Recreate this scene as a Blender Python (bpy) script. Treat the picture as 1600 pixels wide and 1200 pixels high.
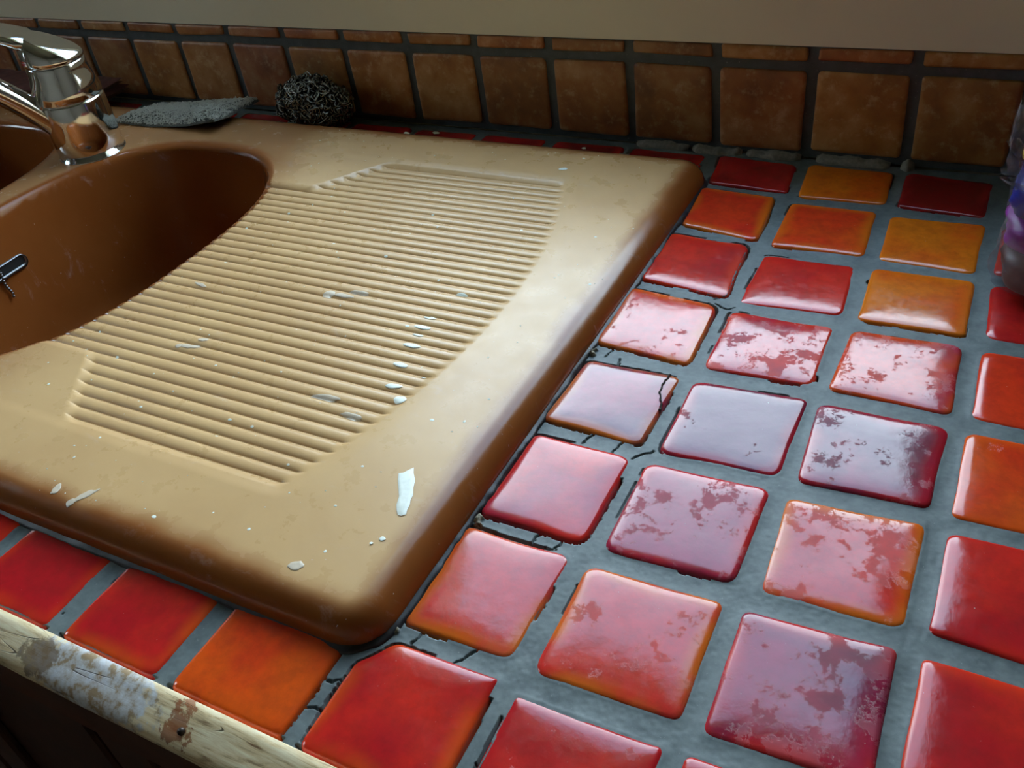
import bpy, bmesh, math, random
import numpy as np
from mathutils import Matrix, Vector

S = 0.078                       # one counter tile plus one joint, in metres
random.seed(7)
rng = np.random.default_rng(7)
scene = bpy.context.scene
COL = scene.collection
for o in list(bpy.data.objects):
    bpy.data.objects.remove(o)

# ------------------------------------------------------------------ camera
cam_d = bpy.data.cameras.new('camera')
cam_d.sensor_width = 36.0
cam_d.lens = 1413.79 / 1600 * 36.0
cam_d.clip_start = 0.01
cam = bpy.data.objects.new('camera', cam_d)
COL.objects.link(cam)
_r = Vector((0.88230173, 0.45434512, -0.12293969))
_u = Vector((-0.19673759, 0.5932671, 0.78059494))
_f = Vector((-0.42759558, 0.66453341, -0.61282736))
_m = Matrix((_r, _u, -_f)).transposed().to_4x4()
_m.translation = Vector((2.8883, -2.5276, 4.5218)) * S
cam.matrix_world = _m
scene.camera = cam

# ------------------------------------------------------------------ sky and exposure
world = bpy.data.worlds.new('overcast_sky')
scene.world = world
world.use_nodes = True
_bg = world.node_tree.nodes['Background']
# open sky: bright and milky low down, deeper towards the zenith, the same all the way round
_wn, _wl = world.node_tree.nodes, world.node_tree.links
_tc = _wn.new('ShaderNodeTexCoord')
_sp = _wn.new('ShaderNodeSeparateXYZ')
_wl.new(_tc.outputs['Generated'], _sp.inputs[0])
_cr = _wn.new('ShaderNodeValToRGB')
_wl.new(_sp.outputs['Z'], _cr.inputs['Fac'])
for _i, (_p, _c) in enumerate([(0.0, (0.78, 0.90, 1.0)), (0.60, (0.70, 0.85, 1.0)), (0.77, (0.27, 0.39, 0.55)), (1.0, (0.20, 0.29, 0.44))]):
    if _i > 1:
        _cr.color_ramp.elements.new(1.0)
    _cr.color_ramp.elements[_i].position = _p
    _cr.color_ramp.elements[_i].color = (*_c, 1)
_wl.new(_cr.outputs['Color'], _bg.inputs['Color'])
_bg.inputs['Strength'].default_value = 11.0
scene.view_settings.view_transform = 'Standard'
scene.view_settings.look = 'None'
scene.view_settings.gamma = 1.0
scene.view_settings.use_curve_mapping = False
scene.view_settings.exposure = 0.12


# ------------------------------------------------------------------ helpers
def new_obj(name, verts, faces, mat=None, parent=None, origin=None, smooth=True, scale=S):
    v = np.asarray(verts, float) * scale
    if origin is None:
        origin = (v.min(0) + v.max(0)) / 2
        origin[2] = v[:, 2].min()
    else:
        origin = np.asarray(origin, float) * scale
    v = v - origin
    me = bpy.data.meshes.new(name)
    if isinstance(faces, np.ndarray):
        nf, k = faces.shape
        me.vertices.add(len(v))
        me.vertices.foreach_set('co', v.ravel())
        me.loops.add(nf * k)
        me.loops.foreach_set('vertex_index', faces.ravel().astype(np.int32))
        me.polygons.add(nf)
        me.polygons.foreach_set('loop_start', (np.arange(nf) * k).astype(np.int32))
        me.update(calc_edges=True)
    else:
        me.from_pydata([tuple(p) for p in v], [], faces)
    me.validate()
    if smooth:
        me.polygons.foreach_set('use_smooth', [True] * len(me.polygons))
    me.update()
    if mat:
        me.materials.append(mat)
    o = bpy.data.objects.new(name, me)
    COL.objects.link(o)
    o['_org'] = 0
    del o['_org']
    if parent is not None:
        o.parent = parent
        par = ORG[parent.name]
        o.location = Vector(origin) - par
    else:
        o.location = Vector(origin)
    ORG[o.name] = Vector(origin)
    return o


ORG = {}


def empty(name, origin):
    o = bpy.data.objects.new(name, None)
    COL.objects.link(o)
    o.empty_display_size = 0.02
    o.location = Vector(origin) * S
    ORG[o.name] = Vector(origin) * S
    return o


def tag(o, label, cat, group=None, kind=None):
    if label:
        o['label'] = label
    if cat:
        o['category'] = cat
    if group:
        o['group'] = group
    if kind:
        o['kind'] = kind
    return o


def box(x0, x1, y0, y1, z0, z1):
    v = [(x0, y0, z0), (x1, y0, z0), (x1, y1, z0), (x0, y1, z0),
         (x0, y0, z1), (x1, y0, z1), (x1, y1, z1), (x0, y1, z1)]
    f = [(3, 2, 1, 0), (4, 5, 6, 7), (0, 1, 5, 4), (1, 2, 6, 5), (2, 3, 7, 6), (3, 0, 4, 7)]
    return v, f


def merge(parts):
    V, F = [], []
    for v, f in parts:
        b = len(V)
        V += [tuple(p) for p in v]
        F += [tuple(i + b for i in q) for q in f]
    return V, F


def bevel_box(x0, x1, y0, y1, z0, z1, w=0.03, seg=3):
    bm = bmesh.new()
    v, f = box(x0, x1, y0, y1, z0, z1)
    bv = [bm.verts.new(p) for p in v]
    for q in f:
        bm.faces.new([bv[i] for i in q])
    bmesh.ops.bevel(bm, geom=bm.edges[:], offset=w, segments=seg, profile=0.5, affect='EDGES')
    bm.verts.index_update()
    V = [tuple(p.co) for p in bm.verts]
    F = [tuple(p.index for p in q.verts) for q in bm.faces]
    bm.free()
    return V, F


def lathe(profile, cx, cy, n=48, tilt=None):
    V, F = [], []
    for (r, z) in profile:
        for k in range(n):
            a = 2 * math.pi * k / n
            V.append((cx + r * math.cos(a), cy + r * math.sin(a), z))
    for i in range(len(profile) - 1):
        for k in range(n):
            a, b = i * n + k, i * n + (k + 1) % n
            F.append((a, b, b + n, a + n))
    F.append(tuple(range(n - 1, -1, -1)))
    F.append(tuple(range((len(profile) - 1) * n, len(profile) * n)))
    return V, F


def tube(path, radii, n=20, flat=1.0, up=(0, 0, 1)):
    """loft an ellipse (width r, height r*flat) along a path"""
    P = [Vector(p) for p in path]
    V, F = [], []
    m = len(P)
    for i, p in enumerate(P):
        t = (P[min(i + 1, m - 1)] - P[max(i - 1, 0)]).normalized()
        s = t.cross(Vector(up)).normalized()
        w = s.cross(t).normalized()
        r = radii[i] if not isinstance(radii, (int, float)) else radii
        fl = flat[i] if isinstance(flat, (list, tuple)) else flat
        for k in range(n):
            a = 2 * math.pi * k / n
            q = p + s * (r * math.cos(a)) + w * (r * fl * math.sin(a))
            V.append(tuple(q))
    for i in range(m - 1):
        for k in range(n):
            a, b = i * n + k, i * n + (k + 1) % n
            F.append((a, b, b + n, a + n))
    F.append(tuple(range(n - 1, -1, -1)))
    F.append(tuple(range((m - 1) * n, m * n)))
    return V, F


_tab = rng.random((256, 256))


def vnoise(x, y):
    """smooth value noise, about -1..1, vectorised"""
    x = np.asarray(x, float); y = np.asarray(y, float)
    xi = np.floor(x).astype(int); yi = np.floor(y).astype(int)
    fx = x - xi; fy = y - yi
    fx = fx * fx * (3 - 2 * fx); fy = fy * fy * (3 - 2 * fy)
    g = lambda a, b: _tab[a % 256, b % 256]
    v = (g(xi, yi) * (1 - fx) + g(xi + 1, yi) * fx) * (1 - fy) + (g(xi, yi + 1) * (1 - fx) + g(xi + 1, yi + 1) * fx) * fy
    return v * 2 - 1


def fbm(x, y, o=4):
    r, a = 0, 1.0
    for k in range(o):
        r = r + a * vnoise(x * 2 ** k + 17.3 * k, y * 2 ** k + 5.1 * k)
        a *= 0.5
    return r / 1.6


def sstep(a, b, x):
    t = np.clip((x - a) / (b - a), 0, 1)
    return t * t * (3 - 2 * t)


# ------------------------------------------------------------------ materials
def mat_new(name):
    m = bpy.data.materials.new(name)
    m.use_nodes = True
    nt = m.node_tree
    b = nt.nodes['Principled BSDF']
    return m, nt, b


def N(nt, t, **kw):
    n = nt.nodes.new(t)
    for k, v in kw.items():
        if k in n.inputs.keys() if hasattr(n.inputs, 'keys') else False:
            n.inputs[k].default_value = v
        else:
            setattr(n, k, v)
    return n


def noise(nt, vec, scale, detail=4, rough=0.55, w=None, dist=0.0):
    n = nt.nodes.new('ShaderNodeTexNoise')
    if w is not None:
        n.noise_dimensions = '4D'
        nt.links.new(w, n.inputs['W'])
    n.inputs['Scale'].default_value = scale
    n.inputs['Detail'].default_value = detail
    n.inputs['Roughness'].default_value = rough
    n.inputs['Distortion'].default_value = dist
    nt.links.new(vec, n.inputs['Vector'])
    return n.outputs['Fac']


def ramp(nt, fac, stops):
    r = nt.nodes.new('ShaderNodeValToRGB')
    e = r.color_ramp.elements
    while len(e) < len(stops):
        e.new(0.5)
    for i, (p, c) in enumerate(stops):
        e[i].position = p
        e[i].color = (*c, 1) if len(c) == 3 else c
    nt.links.new(fac, r.inputs['Fac'])
    return r.outputs['Color']


def maprange(nt, v, a, b, c=0.0, d=1.0, smooth=True):
    n = nt.nodes.new('ShaderNodeMapRange')
    if smooth:
        n.interpolation_type = 'SMOOTHSTEP'
    for i, x in zip((1, 2, 3, 4), (a, b, c, d)):
        n.inputs[i].default_value = x
    nt.links.new(v, n.inputs[0])
    return n.outputs[0]


def mixc(nt, fac, a, b, mode='MIX'):
    n = nt.nodes.new('ShaderNodeMix')
    n.data_type = 'RGBA'
    n.blend_type = mode
    for s, v in ((n.inputs['Factor'], fac), (n.inputs['A'], a), (n.inputs['B'], b)):
        pass
    ins = [n.inputs[0], n.inputs[6], n.inputs[7]]
    for s, v in zip(ins, (fac, a, b)):
        if isinstance(v, bpy.types.NodeSocket):
            nt.links.new(v, s)
        elif isinstance(v, (int, float)):
            s.default_value = v
        else:
            s.default_value = (*v, 1)
    return n.outputs[2]


def mth(nt, op, a, b=None):
    n = nt.nodes.new('ShaderNodeMath')
    n.operation = op
    for s, v in zip(n.inputs, (a, b)):
        if v is None:
            continue
        if isinstance(v, bpy.types.NodeSocket):
            nt.links.new(v, s)
        else:
            s.default_value = v
    return n.outputs[0]


def bump(nt, b, h, strength, dist, prev=None):
    n = nt.nodes.new('ShaderNodeBump')
    n.inputs['Strength'].default_value = strength
    n.inputs['Distance'].default_value = dist
    nt.links.new(h, n.inputs['Height'])
    if prev is not None:
        nt.links.new(prev, n.inputs['Normal'])
    nt.links.new(n.outputs['Normal'], b.inputs['Normal'])
    return n.outputs['Normal']


def objcoord(nt):
    return nt.nodes.new('ShaderNodeTexCoord').outputs['Object']


def simple(name, col, rough=0.6, metal=0.0, var=0.0, vscale=60):
    m, nt, b = mat_new(name)
    b.inputs['Roughness'].default_value = rough
    b.inputs['Metallic'].default_value = metal
    if var:
        f = noise(nt, objcoord(nt), vscale, 5)
        lo = tuple(c * (1 - var) for c in col)
        hi = tuple(min(1, c * (1 + var)) for c in col)
        nt.links.new(ramp(nt, f, [(0.3, lo), (0.7, hi)]), b.inputs['Base Color'])
        bump(nt, b, f, 0.15, 0.001)
    else:
        b.inputs['Base Color'].default_value = (*col, 1)
    return m


def srgb(r, g, b):
    f = lambda c: ((c / 255 + 0.055) / 1.055) ** 2.4 if c > 10 else c / 255 / 12.92
    return (f(r), f(g), f(b))


def make_glaze():
    m, nt, b = mat_new('red_glaze')
    oc = objcoord(nt)
    rnd = mth(nt, 'MULTIPLY', nt.nodes.new('ShaderNodeObjectInfo').outputs['Random'], 40.0)

    def oattr(nm):
        a = nt.nodes.new('ShaderNodeAttribute')
        a.attribute_type = 'OBJECT'
        a.attribute_name = nm
        return a
    ca, cb, ce = oattr('glaze_a').outputs['Color'], oattr('glaze_b').outputs['Color'], oattr('glaze_edge').outputs['Color']
    wear = oattr('glaze_wear').outputs['Fac']
    edge = nt.nodes.new('ShaderNodeAttribute')
    edge.attribute_name = 'edge'
    f1 = noise(nt, oc, 22, 3, 0.5, rnd)
    c = mixc(nt, maprange(nt, f1, 0.35, 0.65), ca, cb)
    f2 = noise(nt, oc, 120, 6, 0.7, rnd)
    c = mixc(nt, maprange(nt, f2, 0.3, 0.75, 0.0, 0.35), c, (0.10, 0.015, 0.012), 'MIX')
    # thin glaze on the edges lets the orange body through
    f3 = noise(nt, oc, 30, 3, 0.5, rnd)
    ef = mth(nt, 'MULTIPLY', maprange(nt, edge.outputs['Fac'], 0.35, 1.0), maprange(nt, f3, 0.35, 0.6))
    c = mixc(nt, mth(nt, 'MULTIPLY', ef, 0.75), c, ce)
    # pale dust specks
    sp = noise(nt, oc, 900, 1, 0.5, rnd)
    c = mixc(nt, maprange(nt, sp, 0.79, 0.82, 0, 0.6), c, (0.6, 0.55, 0.5))
    nt.links.new(c, b.inputs['Base Color'])
    # worn, dull islands in the gloss, with ragged outlines
    f4 = noise(nt, oc, 50, 10, 0.76, rnd, 0.15)
    th = mth(nt, 'SUBTRACT', 0.68, mth(nt, 'MULTIPLY', wear, 0.20))
    isl = maprange(nt, mth(nt, 'SUBTRACT', f4, th), -0.006, 0.012)
    f5 = noise(nt, oc, 260, 4, 0.6, rnd)
    r0 = maprange(nt, f5, 0.3, 0.7, 0.09, 0.17)
    rr = mixc(nt, isl, r0, (0.62, 0.62, 0.62))
    nt.links.new(rr, b.inputs['Roughness'])
    b.inputs['IOR'].default_value = 1.52
    h1 = noise(nt, oc, 45, 2, 0.5, rnd)
    h2 = noise(nt, oc, 320, 4, 0.65, rnd)
    n1 = bump(nt, b, h1, 0.22, 0.0010)
    n2 = bump(nt, b, h2, 0.16, 0.0003, n1)
    bump(nt, b, isl, 0.25, 0.0002, n2)
    return m


def make_terracotta():
    m, nt, b = mat_new('brown_wall_tile_glaze')
    oc = objcoord(nt)
    rnd = mth(nt, 'MULTIPLY', nt.nodes.new('ShaderNodeObjectInfo').outputs['Random'], 30.0)
    f1 = noise(nt, oc, 28, 5, 0.6, rnd)
    c = ramp(nt, f1, [(0.3, srgb(120, 66, 30)), (0.5, srgb(152, 92, 44)), (0.72, srgb(178, 130, 82))])
    f2 = noise(nt, oc, 90, 5, 0.7, rnd)
    c = mixc(nt, maprange(nt, f2, 0.50, 0.72, 0, 0.6), c, srgb(196, 160, 116))
    hs = nt.nodes.new('ShaderNodeHueSaturation')
    nt.links.new(c, hs.inputs['Color'])
    nt.links.new(maprange(nt, mth(nt, 'FRACT', mth(nt, 'MULTIPLY', rnd, 3.7)), 0, 1, 0.75, 1.2, False), hs.inputs['Value'])
    nt.links.new(maprange(nt, mth(nt, 'FRACT', mth(nt, 'MULTIPLY', rnd, 7.1)), 0, 1, 0.495, 0.512, False), hs.inputs['Hue'])
    nt.links.new(hs.outputs['Color'], b.inputs['Base Color'])
    b.inputs['Roughness'].default_value = 0.5
    bump(nt, b, f2, 0.2, 0.0006)
    return m


def make_grout(name='grey_grout', attr=True, dk=1.0):
    m, nt, b = mat_new(name)
    oc = objcoord(nt)
    f = noise(nt, oc, 90, 6, 0.65)
    c = ramp(nt, f, [(0.3, srgb(70 * dk, 80 * dk, 80 * dk)), (0.7, srgb(104 * dk, 114 * dk, 112 * dk))])
    f2 = noise(nt, oc, 500, 3)
    c = mixc(nt, maprange(nt, f2, 0.68, 0.75, 0, 0.5), c, srgb(150, 155, 150))
    if attr:
        a = nt.nodes.new('ShaderNodeAttribute')
        a.attribute_name = 'rubble'
        f3 = noise(nt, oc, 700, 3)
        c = mixc(nt, a.outputs['Fac'], c, ramp(nt, f3, [(0.35, srgb(90, 80, 62)), (0.65, srgb(190, 176, 146))]))
    nt.links.new(c, b.inputs['Base Color'])
    b.inputs['Roughness'].default_value = 0.55
    f4 = noise(nt, oc, 1200, 4, 0.7)
    bump(nt, b, f4, 0.15, 0.0002)
    return m


def make_sink_mat():
    m, nt, b = mat_new('brown_enamel')
    oc = objcoord(nt)
    f = noise(nt, oc, 14, 4, 0.6)
    c = ramp(nt, f, [(0.3, srgb(132, 72, 30)), (0.7, srgb(140, 80, 36))])
    # scuffed, scaled-up working surface; its tan also paints in light on flat tops
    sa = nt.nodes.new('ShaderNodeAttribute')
    sa.attribute_name = 'scuff_light'
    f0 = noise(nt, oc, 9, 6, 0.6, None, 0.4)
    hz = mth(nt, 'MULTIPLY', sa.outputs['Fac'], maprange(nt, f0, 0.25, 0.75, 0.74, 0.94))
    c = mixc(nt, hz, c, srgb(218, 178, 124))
    # limescale haze: streaky, broken
    mp = nt.nodes.new('ShaderNodeMapping')
    mp.inputs['Scale'].default_value = (1, 2.2, 1)
    nt.links.new(oc, mp.inputs['Vector'])
    f2 = noise(nt, mp.outputs['Vector'], 30, 8, 0.7, None, 0.5)
    c = mixc(nt, maprange(nt, f2, 0.58, 0.82, 0, 0.3), c, srgb(222, 208, 196))
    f3 = noise(nt, oc, 420, 2, 0.5)
    c = mixc(nt, maprange(nt, f3, 0.765, 0.80, 0, 0.75), c, srgb(225, 222, 212))
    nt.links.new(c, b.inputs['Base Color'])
    f4 = noise(nt, oc, 55, 5, 0.65)
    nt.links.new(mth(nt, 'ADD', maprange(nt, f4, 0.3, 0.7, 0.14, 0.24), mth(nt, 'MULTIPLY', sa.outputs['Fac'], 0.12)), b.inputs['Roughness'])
    b.inputs['IOR'].default_value = 1.42
    f5 = noise(nt, oc, 700, 3, 0.6)
    n1 = bump(nt, b, f5, 0.12, 0.0002)
    bump(nt, b, noise(nt, oc, 60, 2), 0.08, 0.001, n1)
    return m


def make_wood():
    m, nt, b = mat_new('bare_worn_wood')
    g = nt.nodes.new('ShaderNodeNewGeometry').outputs['Position']
    mp = nt.nodes.new('ShaderNodeMapping')
    mp.inputs['Scale'].default_value = (0.10, 1, 1)
    mp.inputs['Rotation'].default_value = (0, 0.06, 0)
    nt.links.new(g, mp.inputs['Vector'])
    f = noise(nt, mp.outputs['Vector'], 420, 6, 0.65, None, 0.4)
    c = ramp(nt, f, [(0.30, srgb(128, 88, 52)), (0.44, srgb(226, 198, 148)), (0.7, srgb(252, 238, 200))])

    def blob(center, rad, scale, warp):
        # a stain round one spot, with a ragged outline
        v = nt.nodes.new('ShaderNodeVectorMath'); v.operation = 'SUBTRACT'
        nt.links.new(g, v.inputs[0]); v.inputs[1].default_value = tuple(q * S for q in center)
        v2 = nt.nodes.new('ShaderNodeVectorMath'); v2.operation = 'MULTIPLY'
        nt.links.new(v.outputs[0], v2.inputs[0]); v2.inputs[1].default_value = scale
        ln = nt.nodes.new('ShaderNodeVectorMath'); ln.operation = 'LENGTH'
        nt.links.new(v2.outputs[0], ln.inputs[0])
        d = mth(nt, 'ADD', ln.outputs['Value'], mth(nt, 'MULTIPLY', mth(nt, 'SUBTRACT', noise(nt, g, 140, 5, 0.65), 0.5), warp * S))
        return maprange(nt, d, rad * S, rad * S * 0.75)
    grey = blob((-1.45, -1.09, -0.03), 0.34, (0.55, 1.6, 1.4), 0.5)
    fill = ramp(nt, noise(nt, g, 180, 4, 0.6), [(0.4, srgb(160, 130, 94)), (0.50, srgb(198, 192, 186)), (0.65, srgb(218, 220, 224))])
    c = mixc(nt, mth(nt, 'MULTIPLY', grey, 0.9), c, fill)
    brown = blob((-1.93, -1.09, -0.03), 0.13, (0.7, 1, 1), 0.25)
    c = mixc(nt, mth(nt, 'MULTIPLY', brown, 0.8), c, srgb(128, 98, 62))
    rust = blob((-0.69, -1.075, -0.03), 0.10, (1, 0.8, 0.7), 0.4)
    c = mixc(nt, mth(nt, 'MULTIPLY', rust, 0.8), c, srgb(150, 72, 4))
    # drying cracks
    mp2 = nt.nodes.new('ShaderNodeMapping')
    mp2.inputs['Scale'].default_value = (0.10, 1, 1)
    mp2.inputs['Rotation'].default_value = (0, -0.22, 0.2)
    nt.links.new(g, mp2.inputs['Vector'])
    f3 = noise(nt, mp2.outputs['Vector'], 75, 1, 0.5, None, 0.0)
    cr = maprange(nt, mth(nt, 'ABSOLUTE', mth(nt, 'SUBTRACT', f3, 0.56)), 0.0, 0.007, 1, 0)
    cr = mth(nt, 'MULTIPLY', cr, maprange(nt, noise(nt, g, 45, 2), 0.45, 0.6))
    c = mixc(nt, mth(nt, 'MULTIPLY', cr, 0.85), c, srgb(52, 38, 26))
    nt.links.new(c, b.inputs['Base Color'])
    b.inputs['Roughness'].default_value = 0.6
    n1 = bump(nt, b, f, 0.3, 0.0005)
    n = bump(nt, b, mth(nt, 'SUBTRACT', 1.0, cr), 0.6, 0.001, n1)
    return m


def make_plaster(name, col):
    m, nt, b = mat_new(name)
    g = nt.nodes.new('ShaderNodeNewGeometry').outputs['Position']
    f = noise(nt, g, 9, 4)
    c = ramp(nt, f, [(0.3, tuple(q * 0.94 for q in col)), (0.7, col)])
    nt.links.new(c, b.inputs['Base Color'])
    b.inputs['Roughness'].default_value = 0.85
    bump(nt, b, noise(nt, g, 260, 4), 0.12, 0.0008)
    return m


def make_glass():
    m = bpy.data.materials.new('window_glass')
    m.use_nodes = True
    nt = m.node_tree
    nt.nodes.clear()
    out = nt.nodes.new('ShaderNodeOutputMaterial')
    mix = nt.nodes.new('ShaderNodeMixShader')
    tr = nt.nodes.new('ShaderNodeBsdfTransparent')
    tr.inputs['Color'].default_value = (0.96, 0.98, 0.98, 1)
    gl = nt.nodes.new('ShaderNodeBsdfGlossy')
    gl.inputs['Roughness'].default_value = 0.02
    lw = nt.nodes.new('ShaderNodeLayerWeight')
    lw.inputs['Blend'].default_value = 0.5
    fr = mth(nt, 'ADD', 0.02, mth(nt, 'MULTIPLY', mth(nt, 'POWER', lw.outputs['Facing'], 5.0), 0.7))
    nt.links.new(fr, mix.inputs[0])
    nt.links.new(tr.outputs[0], mix.inputs[1])
    nt.links.new(gl.outputs[0], mix.inputs[2])
    nt.links.new(mix.outputs[0], out.inputs[0])
    return m


def make_film():
    m = bpy.data.materials.new('clear_plastic_film')
    m.use_nodes = True
    nt = m.node_tree
    nt.nodes.clear()
    out = nt.nodes.new('ShaderNodeOutputMaterial')
    mix = nt.nodes.new('ShaderNodeMixShader')
    tr = nt.nodes.new('ShaderNodeBsdfTransparent')
    tr.inputs['Color'].default_value = (0.86, 0.86, 0.88, 1)
    gl = nt.nodes.new('ShaderNodeBsdfPrincipled')
    gl.inputs['Base Color'].default_value = (0.55, 0.53, 0.58, 1)
    gl.inputs['Roughness'].default_value = 0.12
    oc = objcoord(nt)
    h = noise(nt, oc, 60, 6, 0.7, None, 1.2)
    bump(nt, gl, h, 0.8, 0.006)
    fac = maprange(nt, noise(nt, oc, 45, 4, 0.6, None, 1.0), 0.42, 0.70, 0.05, 0.34)
    nt.links.new(fac, mix.inputs[0])
    nt.links.new(tr.outputs[0], mix.inputs[1])
    nt.links.new(gl.outputs[0], mix.inputs[2])
    nt.links.new(mix.outputs[0], out.inputs[0])
    return m


M = dict(
    glaze=make_glaze(), wall_tile=make_terracotta(), grout=make_grout(), wall_grout=make_grout('dark_wall_grout', False, 0.66),
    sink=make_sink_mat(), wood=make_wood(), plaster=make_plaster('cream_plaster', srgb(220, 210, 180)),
    paint=make_plaster('white_paint', srgb(168, 158, 142)), glass=make_glass(), film=make_film(),
    floor=simple('brown_floor', srgb(120, 92, 70), 0.5, 0, 0.2, 12),
    grass=simple('outdoor_ground', srgb(86, 96, 60), 0.9, 0, 0.3, 3),
    dark_wood=simple('dark_stained_wood', srgb(70, 40, 24), 0.45, 0, 0.3, 40),
    apron=simple('red_brown_wood', srgb(92, 54, 36), 0.5, 0, 0.25, 60),
    white_wood=simple('white_painted_wood', srgb(232, 230, 222), 0.35),
    chrome=simple('chrome', (0.86, 0.87, 0.88), 0.06, 1.0),
    dark_metal=simple('dull_metal', (0.22, 0.22, 0.22), 0.3, 1.0),
    wire=simple('steel_wire', (0.56, 0.55, 0.46), 0.3, 1.0),
    dark_wire=simple('dark_steel_wire', (0.21, 0.21, 0.18), 0.27, 1.0),
    wool_core=simple('wire_core', (0.006, 0.006, 0.005), 0.9),
    pad_core=simple('pad_core', (0.10, 0.10, 0.08), 0.6, 0.5, 0.5, 400),
    black=simple('black_slot_shade', (0.008, 0.008, 0.008), 0.5),  # shade inside the overflow hole, as a flat colour
    chip=simple('pale_splash', srgb(240, 242, 228), 0.4, 0, 0.06, 300),
    haze=simple('limescale_splash', srgb(214, 196, 172), 0.3, 0, 0.06, 300),
    sealant=simple('dirty_black_sealant', srgb(38, 36, 38), 0.4, 0, 0.6, 260),
    crack=simple('crack_shadow_line', srgb(40, 24, 18), 0.9),
    mortar=simple('grey_mortar', srgb(126, 120, 106), 0.85, 0, 0.3, 300),
    cloth=simple('dark_red_cloth', srgb(92, 48, 40), 0.9, 0, 0.35, 120),
    cloth2=simple('brown_cloth', srgb(112, 80, 56), 0.9, 0, 0.35, 120),
    yellow=simple('yellow_pack', srgb(176, 152, 62), 0.5, 0, 0.1, 40),
    purple=simple('purple_pack', srgb(132, 26, 138), 0.35, 0, 0.1, 40),
    blue=simple('blue_pack', srgb(26, 34, 120), 0.35, 0, 0.1, 40),
    maroon=simple('maroon_pack', srgb(74, 34, 26), 0.4, 0, 0.1, 40),
    rust=simple('rusty_nail', srgb(72, 62, 56), 0.4, 0.8),
)

# ------------------------------------------------------------------ room shell (pitch units)
YW = 6.963
ZF = -0.90 / S
ZC = 1.60 / S
XL, XR, YF = -2.1 / S, 1.55 / S, -2.3 / S
WT = 0.24 / S
wx0, wx1, wz0, wz1 = -8.0, 3.3, 1.95, 16.8


def wall_with_hole(x0, x1, y0, y1, z0, z1, hx0, hx1, hz0, hz1):
    return merge([box(x0, hx0, y0, y1, z0, z1), box(hx1, x1, y0, y1, z0, z1),
                  box(hx0, hx1, y0, y1, z0, hz0), box(hx0, hx1, y0, y1, hz1, z1)])


v, f = wall_with_hole(XL - WT, XR + WT, YW + 0.01, YW + WT, 1.2, ZC, wx0, wx1, wz0, wz1)
wb = merge([(v, f), box(XL - WT, XR + WT, YW + 0.10, YW + WT, ZF, 1.2)])
tag(new_obj('wall_back', *wb, M['plaster'], smooth=False), 'cream plaster wall above the brown tile strip', None, kind='structure')
tag(new_obj('wall_front', *box(XL - WT, XR + WT, YF - WT, YF, ZF, ZC), M['paint'], smooth=False),
    'pale kitchen wall behind the camera', None, kind='structure')
ly0, ly1, lz0, lz1 = -0.60 / S, 0.05 / S, 0.50 / S, 1.15 / S  # opening for the added light window
v, f = wall_with_hole(YF, YW + 0.1, XL - WT, XL, ZF, ZC, ly0, ly1, lz0, lz1)
tag(new_obj('wall_left', [(q[1], q[0], q[2]) for q in v], [t[::-1] for t in f], M['paint'], smooth=False), 'pale kitchen wall on the left', None, kind='structure')
tag(new_obj('wall_right', *box(XR, XR + WT, YF, YW + 0.1, ZF, ZC), M['paint'], smooth=False), 'pale kitchen wall on the right', None, kind='structure')
tag(new_obj('ceiling', *box(XL - WT, XR + WT, YF - WT, YW + WT, ZC, ZC + 1), M['paint'], smooth=False), 'white kitchen ceiling', None, kind='structure')
tag(new_obj('floor', *box(XL - WT, XR + WT, YF - WT, YW + WT, ZF - 1, ZF), M['floor'], smooth=False), 'brown kitchen floor', None, kind='structure')
tag(new_obj('outdoor_ground', *box(-400, 400, -400, 400, ZF - 6, ZF - 4), M['grass'], smooth=False), 'ground outside the house', None, kind='structure')


def window(name, x0, x1, y, z0, z1, label, swap=False):
    t, d = 0.55, 0.35
    sw = (lambda vf: ([(q[1], q[0], q[2]) for q in vf[0]], [g[::-1] for g in vf[1]])) if swap else (lambda vf: vf)
    root = new_obj(name, *sw(merge([bevel_box(x0, x0 + t, y - d, y + d, z0, z1), bevel_box(x1 - t, x1, y - d, y + d, z0, z1),
                                    bevel_box(x0, x1, y - d, y + d, z0, z0 + t), bevel_box(x0, x1, y - d, y + d, z1 - t, z1)])),
                   M['white_wood'], smooth=False)
    tag(root, label, None, kind='structure')
    new_obj('pane', *sw(box(x0 + t, x1 - t, y - 0.025, y + 0.025, z0 + t, z1 - t)), M['glass'], root, smooth=False)
    return root


window('window_1', wx0, wx1, YW + 1.0, wz0, wz1, 'white framed window above the sink')
window('added_light_window', ly0, ly1, XL - 1.0, lz0, lz1, 'white framed window added to the left kitchen wall for extra light', True)  # added window, brightens the wooden edge and the drainboard

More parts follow.
